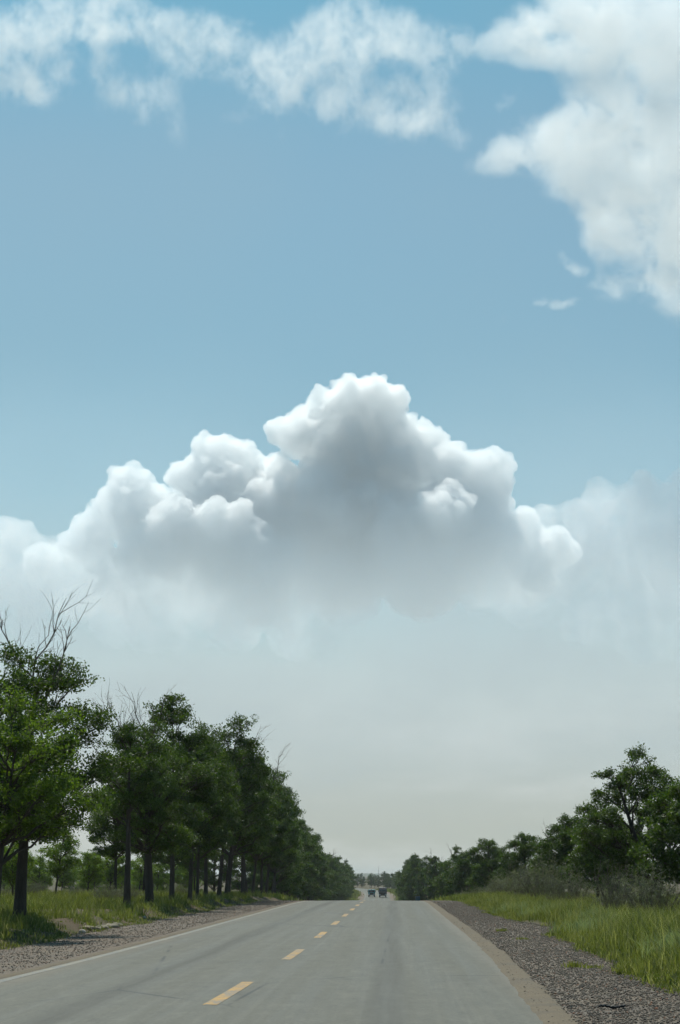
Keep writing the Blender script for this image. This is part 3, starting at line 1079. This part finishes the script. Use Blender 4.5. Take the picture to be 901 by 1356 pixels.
def wheel(parent, x, y, r=.5, wd=.28):
    prof = [(.55, -.5), (.9, -.5), (1, -.38), (1, .38), (.9, .5), (.55, .5)]
    acc = Acc()
    N = 20
    V = np.array([[(px * wd), math.cos(2 * math.pi * i / N) * pr * r, math.sin(2 * math.pi * i / N) * pr * r] for i in range(N) for (pr, px) in prof])
    F = np.array([[i * 6 + j, i * 6 + (j + 1) % 6, ((i + 1) % N) * 6 + (j + 1) % 6, ((i + 1) % N) * 6 + j] for i in range(N) for j in range(6)])
    wh = empty('wheel', (x, y, r))
    wh.parent = parent
    obj('tyre', smooth(mesh_np('tyre', V, F)), m_tyre, wh)
    bm = bmesh.new()
    bmesh.ops.create_cone(bm, cap_ends=True, segments=18, radius1=r * .56, radius2=r * .50, depth=wd * .7, matrix=Matrix.Rotation(math.pi / 2, 4, 'Y'))
    obj('rim', bm, m_rim, wh)


def truck(name, body_m, top_m, W, cargo_h, cargo_len, cab_h, cab_m, label):
    """cab faces -Y; rear faces +Y; origin on the road under the middle"""
    root = empty(name)
    h = W / 2
    L = cargo_len
    box('chassis', m_black, root, -.45, .45, -L / 2 - 1.7, L / 2, .55, .85, bev=.02)
    cargo = box('cargo_body', body_m, root, -h, h, -L / 2, L / 2, .95, cargo_h, bev=.05)
    box('cargo_cover', top_m, cargo, -h + .04, h - .04, -L / 2 + .05, L / 2 - .05, cargo_h + .004, cargo_h + .22, bev=.1, taper=.12)
    for k in range(int(L / .9)):
        for sd in (-1, 1):
            x = sd * (h + .025)
            box('side_rib', body_m, cargo, x - .022, x + .022, -L / 2 + .3 + k * .9, -L / 2 + .38 + k * .9, 1.0, cargo_h - .05, bev=.005)
    for k in range(4):
        x = -h + .25 + k * (W - .5) / 3
        box('tail_rib', body_m, cargo, x - .04, x + .04, L / 2 + .003, L / 2 + .045, 1.0, cargo_h - .08, bev=.005)
    c0, c1 = -L / 2 - 1.85, -L / 2 - .12
    bm = bmesh.new()
    r = bmesh.ops.create_cube(bm, size=1)
    for v in r['verts']:
        yb = c0 if v.co.y < 0 else c1
        if v.co.y < 0 and v.co.z > 0:
            yb += .25
        v.co = Vector((v.co.x * (W - .1) * (.94 if v.co.z > 0 else 1), yb, .55 if v.co.z < 0 else cab_h))
    bmesh.ops.bevel(bm, geom=bm.edges[:], offset=.08, segments=3, affect='EDGES', profile=.5)
    cab = obj('cab', bm, cab_m, root)
    zm = .55 + (cab_h - .55) * .52
    sl = .25 / (cab_h - .55)
    V = []
    for (x, z) in ((-h + .22, zm), (h - .22, zm), (h - .30, cab_h - .18), (-h + .30, cab_h - .18)):
        for o_ in (-.03, .02):
            V.append((x, c0 + sl * (z - .55) + o_, z))
    Fq = [(0, 2, 4, 6), (7, 5, 3, 1), (0, 1, 3, 2), (2, 3, 5, 4), (4, 5, 7, 6), (6, 7, 1, 0)]
    obj('windscreen', mesh_np('windscreen', V, Fq), m_glass, cab)
    for sd in (-1, 1):
        box('side_window', m_glass, cab, *(sorted((sd * (h - .06), sd * (h - .045)))), c0 + .45, c1 - .35, zm + .02, cab_h - .22, bev=0)
        hl = box('headlight', m_lampw, cab, sd * (h - .36) - .15, sd * (h - .36) + .15, c0 - .035, c0 + .05, .78, .96, bev=.02)
        mi = box('mirror', m_black, cab, sd * (h + .12) - .08, sd * (h + .12) + .08, c0 + .15, c0 + .22, zm + .1, zm + .55, bev=.02)
        box('mirror_arm', m_black, mi, min(sd * (h - .08), sd * (h + .06)), max(sd * (h - .08), sd * (h + .06)), c0 + .17, c0 + .20, zm + .5, zm + .53, bev=0)
    box('grille', m_black, cab, -h + .55, h - .55, c0 - .03, c0 + .05, .80, zm - .22, bev=.02)
    box('bumper', m_grey, cab, -h + .05, h - .05, c0 - .10, c0 + .10, .42, .70, bev=.04)
    box('number_plate', m_plate, cab, -.22, .22, c0 - .115, c0 - .103, .50, .62, bev=0)
    lamp = box('roof_lamp', m_lampred, cab, -.10, .10, c0 + .5, c0 + .62, cab_h + .003, cab_h + .16, bev=.03)
    for sd in (-1, 1):
        box('tail_light', m_lampred, root, sd * (h - .28) - .14, sd * (h - .28) + .14, L / 2 - .02, L / 2 + .05, .74, .88, bev=.015)
        box('mudflap', m_black, root, sd * (h - .30) - .22, sd * (h - .30) + .22, L / 2 - .35, L / 2 - .33, .22, .75, bev=0)
    box('rear_bumper', m_grey, root, -h + .1, h - .1, L / 2 + .003, L / 2 + .10, .45, .58, bev=.02)
    box('number_plate', m_plate, root, -.22, .22, L / 2 + .103, L / 2 + .112, .46, .57, bev=0)
    for sd in (-1, 1):
        for yv_ in (-L / 2 - 1.0, L / 2 - .95, L / 2 - 2.15):
            wheel(root, sd * (h - .22), yv_)
    root['label'] = label
    root['category'] = 'truck'
    return root


t1 = truck('teal_truck', m_teal, m_teal, 2.2, 2.05, 4.6, 2.25, m_teal, 'teal truck driving towards us with a red lamp on its roof')
t1.location = (float(xroad(735)) - 1.75, 735, float(zroad(735)) + .035)
t2 = truck('dark_truck', m_dark, m_greytop, 2.45, 2.75, 6.2, 2.6, m_dark, 'dark covered truck driving away with a pale top')
t2.location = (float(xroad(728)) + 1.8, 728, float(zroad(728)) + .035)

# blue sign on two posts beyond the crest
m_blue = simple('blue sign face', (.025, .09, .13), .45, .4)
sg = empty('road_sign', at(6.6, 300))
H0 = 1.6 - .0107 * 300 - at(6.6, 300).z
pan = box('sign_panel', m_blue, sg, -.28, .28, -.02, .02, H0 - .1, H0 + .5, bev=.008)
box('sign_rim', m_grey, pan, -.30, .30, .021, .035, H0 - .12, H0 + .52, bev=.004)
for sd in (-1, 1):
    box('post', m_grey, sg, sd * .18 - .03, sd * .18 + .03, .036, .096, -.3, H0 + .45, bev=.01)
tag(sg, 'small dark blue road sign on two posts past the crest', 'road sign')

# slender radio mast on the skyline
mast = empty('radio_mast', (float(522 and (501 - 522) / FPX * 2600), 2600, float(zroad(2600)) - .05))
acc = Acc()
for (ax_, ay_) in ((-.7, -.4), (.7, -.4), (0, .8)):
    acc.add(tube(np.array([(ax_, ay_, -1), (ax_ * .2, ay_ * .2, 15.0)]), [.09, .06], 5))
obj('mast_legs', acc.mesh('mast_legs'), m_grey, mast)
acc = Acc()
for k in range(14):
    f0, f1 = 1 - .8 * k / 15, 1 - .8 * (k + 1) / 15
    acc.add(tube(np.array([(-.7 * f0, -.4 * f0, k * 1.05), (.7 * f1, -.4 * f1, k * 1.05 + 1.05)]), [.04, .04], 4))
    acc.add(tube(np.array([(.7 * f0, -.4 * f0, k * 1.05), (0, .8 * f1, k * 1.05 + 1.05)]), [.04, .04], 4))
obj('lattice', acc.mesh('lattice'), m_grey, mast)
acc = Acc()
acc.add(tube(np.array([(0, 0, 14.6), (0, 0, 18.5)]), [.07, .03], 5))
obj('antenna', acc.mesh('antenna'), m_grey, mast)
tag(mast, 'slender grey radio mast on the hazy skyline above the road', 'mast')

# ------------------------------------------------------------------ cumulus cloud (a real volume ten kilometres away)
DCL = 10000.0


def cloud_pt(px, py, dep=0.0):
    d = pix_dir(px, py)
    return np.array(d) / d.y * (DCL + dep)


KPX = DCL / FPX
cr_ = random.Random(3)
bm = bmesh.new()
bmesh.ops.create_icosphere(bm, subdivisions=2, radius=1)
SV = np.array([v.co for v in bm.verts])
SF = np.array([[v.index for v in f.verts] for f in bm.faces])
bm.free()


def rdir():
    while 1:
        v = np.array([cr_.gauss(0, 1), cr_.gauss(0, 1), cr_.gauss(0, 1)])
        L = np.linalg.norm(v)
        if L > .01:
            return v / L


def cloud_mesh(name, sph, voxel, cells, label, mat, fine=()):
    """one closed billowing surface round all lobes, filled by the cloud's volume material"""
    cme = mesh_np(name, np.concatenate([SV * np.asarray(r) + c0 for c0, r in sph]), np.concatenate([SF + i * len(SV) for i in range(len(sph))]))
    o = bpy.data.objects.new(name, cme)
    C.objects.link(o)

    def remesh(v):
        md = o.modifiers.new('remesh', 'REMESH')
        md.mode = 'VOXEL'
        md.voxel_size = v
        md = o.modifiers.new('smooth', 'SMOOTH')
        md.iterations = 2
        md.factor = .5

    def billow(sz, stn):
        tx = bpy.data.textures.new('billow', 'VORONOI')
        tx.distance_metric = 'DISTANCE_SQUARED'
        tx.noise_scale = sz
        md = o.modifiers.new('billow', 'DISPLACE')
        md.texture = tx
        md.strength = -stn
        md.mid_level = .3
        md.texture_coords = 'LOCAL'

    remesh(voxel * 1.25)
    for sz, stn in cells:
        billow(sz, stn)
    if fine:
        remesh(voxel)
        for sz, stn in fine:
            billow(sz, stn)
    cme.materials.append(mat)
    tag(o, label, 'cloud')
    return o


def cloud_material(name, dens_of, aniso=.5, step=1.0, colr=(.992, .997, 1, 1)):
    m, q, out = material(name)
    pv = q.n('ShaderNodeVolumePrincipled')
    pv.inputs['Color'].default_value = colr
    pv.inputs['Anisotropy'].default_value = aniso
    q.put(pv.inputs['Density'], dens_of(q, posn(q)))
    q.nt.links.new(pv.outputs[0], out.inputs['Volume'])
    m.cycles.volume_step_rate = step
    return m


LOBES = [(485, 537, 43, 0), (525, 532, 20, -60), (440, 545, 33, -30), (395, 575, 36, -60), (470, 612, 72, 30), (540, 607, 53, 40), (576, 585, 18, 0), (600, 627, 38, 0), (645, 637, 40, -50), (620, 682, 60, 0),
         (285, 604, 32, 0), (250, 632, 28, -30), (320, 612, 26, 30), (348, 627, 28, 0), (300, 668, 60, 0), (175, 644, 30, 0), (150, 668, 27, -50), (190, 693, 50, 0), (120, 720, 36, -40), (225, 718, 60, -60), (300, 728, 60, -150),
         (400, 688, 74, 0), (480, 700, 84, 110), (540, 692, 34, -190), (588, 682, 38, -230), (622, 700, 30, -180), (572, 728, 44, -150), (560, 742, 84, 0), (640, 737, 58, 0), (690, 707, 32, 0), (730, 732, 34, 0), (350, 772, 70, -100), (450, 782, 65, 0), (560, 767, 60, -100), (640, 782, 40, 0),
         (250, 790, 62, 0), (160, 776, 50, 0), (90, 737, 25, 0), (310, 832, 44, 0), (390, 838, 42, 0), (250, 850, 30, 0), (700, 770, 40, 0), (60, 752, 30, 40), (100, 790, 40, 0), (200, 830, 40, 0), (440, 850, 34, 0)]


def lobes_of(lst, dist, kids, small=0):
    k = dist / FPX
    res = []
    for (x, y, r, dep) in lst:
        d = pix_dir(x, y)
        c0 = np.array(d) / d.y * (dist + dep + cr_.uniform(-60, 60))
        R0 = r * k
        res.append((c0, R0 * .93))
        for i in range(kids):
            v = rdir()
            v[2] = abs(v[2]) if v[2] < -.2 else v[2]
            r2 = R0 * cr_.uniform(.2, .45)
            c2 = c0 + v * (R0 * .95 - r2 * .35)
            res.append((c2, r2))
            for j in range(small):
                v2 = rdir() + v * .8
                v2 /= np.linalg.norm(v2)
                r3 = r2 * cr_.uniform(.25, .5)
                res.append((c2 + v2 * (r2 * .95 - r3 * .25), r3))
    return res


sph = lobes_of(LOBES, DCL, 22, 7)


def cumulus_density(q, p):
    sz_ = q.n('ShaderNodeSeparateXYZ')
    q.put(sz_.inputs[0], p)
    ht = q.m('MULTIPLY_ADD', q.noise(p, .0030, 3, .55), 800.0, sz_.outputs[2])
    f0 = q.ss(ht, 1120, 2000)
    fade = q.m('MULTIPLY', q.m('MULTIPLY', f0, f0), .036)
    return q.m('MULTIPLY', fade, q.ss(q.noise(p, .017, 4, .62), .34, .54, .35, 1.0))


cloud_mesh('cumulus_cloud', sph, 7.5, ((110, 34),), 'towering white cumulus cloud with grey shaded underside above the road',
           cloud_material('cumulus', cumulus_density, .60), fine=((46, 24), (22, 11)))


def soft_lobes(lst, dist, n=7, depth=1.0):
    k = dist / FPX
    out_ = []
    for (px, py, rx, ry) in lst:
        d = pix_dir(px, py)
        c0 = np.array(d) / d.y * dist
        out_.append((c0, (rx * k, max(rx, ry) * .7 * depth * k, ry * k)))
        for i in range(n):
            v = rdir()
            f = cr_.uniform(.3, .55)
            out_.append((c0 + v * np.array([rx, rx * .6, ry]) * k * .8, (rx * k * f, max(rx, ry) * .6 * f * k, ry * k * f * 1.15)))
    return out_


def soft_material(name, D, scale, lo, hi, stretch=(1, 1, 1), rough=.6, detail=6, dist=.3, edge=.3, aniso=.3, step=1.0):
    """thin cloud: fractal density that frays out towards the cloud's rim"""
    def f(q, p):
        rim = q.n('ShaderNodeVolumeInfo').outputs['Density']
        n1 = q.noise(q.vmap(p, scale=tuple(scale * a for a in stretch)), 1.0, detail, rough, dist)
        return q.m('MULTIPLY', q.ss(q.m('MULTIPLY_ADD', rim, edge, n1), lo + edge * .55, hi + edge * .75), q.m('MULTIPLY', q.ss(rim, 0, .3), D))
    return cloud_material(name, f, aniso, step)


def soft_cloud(name, sph, voxel, band, label, mat):
    """the lobes' union turned into a fog volume whose density ramps up from its rim over `band` metres"""
    cme = mesh_np(name, np.concatenate([SV * np.asarray(r) + c0 for c0, r in sph]), np.concatenate([SF + i * len(SV) for i in range(len(sph))]))
    o = bpy.data.objects.new(name, cme)
    C.objects.link(o)
    md = o.modifiers.new('remesh', 'REMESH')
    md.mode = 'VOXEL'
    md.voxel_size = voxel
    ng = bpy.data.node_groups.new('fog', 'GeometryNodeTree')
    ng.interface.new_socket('Geometry', in_out='INPUT', socket_type='NodeSocketGeometry')
    ng.interface.new_socket('Geometry', in_out='OUTPUT', socket_type='NodeSocketGeometry')
    a = ng.nodes.new('NodeGroupInput')
    v = ng.nodes.new('GeometryNodeMeshToVolume')
    v.resolution_mode = 'VOXEL_SIZE'
    v.inputs['Voxel Size'].default_value = voxel
    v.inputs['Interior Band Width'].default_value = band
    v.inputs['Density'].default_value = 1.0
    m_ = ng.nodes.new('GeometryNodeSetMaterial')
    m_.inputs['Material'].default_value = mat
    b = ng.nodes.new('NodeGroupOutput')
    ng.links.new(a.outputs[0], v.inputs['Mesh'])
    ng.links.new(v.outputs[0], m_.inputs['Geometry'])
    ng.links.new(m_.outputs[0], b.inputs[0])
    md = o.modifiers.new('fog', 'NODES')
    md.node_group = ng
    cme.materials.append(mat)
    tag(o, label, 'cloud', kind='stuff')
    return o


SHEET = [(720, 45, 90, 60), (800, 40, 110, 75), (890, 60, 110, 95), (640, 218, 38, 32), (700, 200, 75, 48), (770, 190, 95, 65), (860, 185, 110, 90), (830, 270, 95, 55), (890, 320, 80, 65), (850, 378, 90, 26), (920, 395, 70, 40), (970, 250, 110, 180), (670, 140, 34, 34), (655, 60, 50, 34), (860, 110, 80, 40), (790, 120, 60, 36), (780, 245, 75, 40), (820, 320, 75, 36)]
soft_cloud('broken_cloud', soft_lobes(SHEET, 12000), 38, 120, 'broad broken white cloud high above the trees on the shoulder side',
           soft_material('broken cloud', .0056, .0048, .41, .57, detail=8, rough=.66, edge=.22, step=2.0))
THIN = [(40, 100, 80, 70), (0, 50, 90, 70), (128, 85, 54, 50), (185, 125, 70, 46), (235, 165, 40, 40), (275, 60, 90, 70), (300, 155, 40, 18), (380, 95, 100, 72), (455, 130, 80, 55), (550, 155, 90, 55), (605, 185, 55, 24), (480, 45, 130, 55), (580, 65, 75, 55), (385, 180, 36, 14), (436, 188, 28, 12), (120, 20, 150, 45)]
soft_cloud('thin_cloud', soft_lobes(THIN, 13000), 38, 130, 'thin torn cloud patches high over the blue sky above the cumulus',
           soft_material('thin cloud', .0036, .0066, .475, .68, (1.0, 1, .8), .70, 8, .25, edge=.20, step=2.0))
soft_cloud('small_cloud', soft_lobes([(735, 402, 36, 12), (762, 358, 26, 16), (790, 325, 18, 12), (665, 424, 13, 12), (745, 340, 12, 13)], 12000), 14, 50, 'tiny loose cloud scraps below the broad broken cloud',
           soft_material('small cloud', .0070, .0100, .40, .60, edge=.2, step=2.5))
def bank_density(q, p):
    sz_ = q.n('ShaderNodeSeparateXYZ')
    q.put(sz_.inputs[0], p)
    ht = q.m('MULTIPLY_ADD', q.noise(p, .0022, 4, .6), 900.0, sz_.outputs[2])
    f0 = q.ss(ht, 1250, 2350)
    return q.m('MULTIPLY', q.m('MULTIPLY', f0, q.ss(q.noise(p, .006, 5, .65), .36, .60, .2, 1.0)), .016)


BANK = [(700, 712, 26, 0), (725, 700, 30, 0), (765, 690, 34, 0), (800, 668, 32, 0), (850, 672, 40, 0), (900, 668, 44, 0), (955, 680, 60, 0), (740, 760, 60, 0), (810, 740, 66, 0), (880, 750, 80, 0), (970, 770, 90, 0), (700, 790, 50, 0), (780, 815, 50, 0), (860, 830, 60, 0), (940, 850, 60, 0), (1040, 740, 90, 0)]
cloud_mesh('cloud_bank', lobes_of(BANK, 10900, 9), 16, ((230, 50), (100, 40)), 'soft hazy cloud bank spreading from the cumulus over the leaning tree',
           cloud_material('cloud bank', bank_density, .45, .5), fine=((48, 26),))
BANK2 = [(-60, 725, 50, 0), (-10, 718, 36, 0), (30, 722, 30, 0), (66, 735, 28, 0), (30, 780, 55, 0), (-40, 790, 70, 0), (105, 780, 40, 0), (160, 822, 44, 0), (60, 832, 46, 0), (-130, 740, 80, 0)]
cloud_mesh('cloud_bank', lobes_of(BANK2, 10900, 9), 16, ((230, 40), (100, 40)), 'pale flat cloud bank behind the dead branches of the tall elm',
           cloud_material('cloud bank', bank_density, .45, .5), fine=((48, 26),))


def veil_density(q, p):
    sz_ = q.n('ShaderNodeSeparateXYZ')
    q.put(sz_.inputs[0], p)
    z = q.m('MULTIPLY_ADD', q.noise(q.vmap(p, scale=(.0009, .0009, .0014)), 1.0, 4, .5), 700.0, sz_.outputs[2])
    return q.m('MULTIPLY', q.m('MULTIPLY', q.ss(z, 2450, 1350), q.ss(sz_.outputs[2], 120, 500)), VEIL_D)


VEIL_D = .00046  # milky low mist, extended upwards as added airlight to lighten the cumulus core
cloud_mesh('haze_veil', [(np.array((x, 8300.0, 1050.0)), (2200, 520, 1300)) for x in range(-6000, 6001, 1000)], 130, (), 'thin misty veil of haze added in front of the cumulus to lighten it',
           cloud_material('haze veil', veil_density, .3, 1.5, (.80, .91, 1, 1)))

# ------------------------------------------------------------------ haze
m_haze, q, out = material('haze')
pv = q.n('ShaderNodeVolumePrincipled')
pv.inputs['Color'].default_value = (.80, .86, .90, 1)
pv.inputs['Density'].default_value = .00009
pv.inputs['Anisotropy'].default_value = .2
q.nt.links.new(pv.outputs[0], out.inputs['Volume'])
bm = bmesh.new()
bmesh.ops.create_cube(bm, size=1)
for v in bm.verts:
    v.co = Vector((v.co.x * 15000, 4200 + v.co.y * 8900, -10.5 + (v.co.z + .5) * 31))
hz_o = obj('haze', bm, m_haze)
tag(hz_o, 'thin pale haze lying over the road and fields', 'haze', kind='stuff')
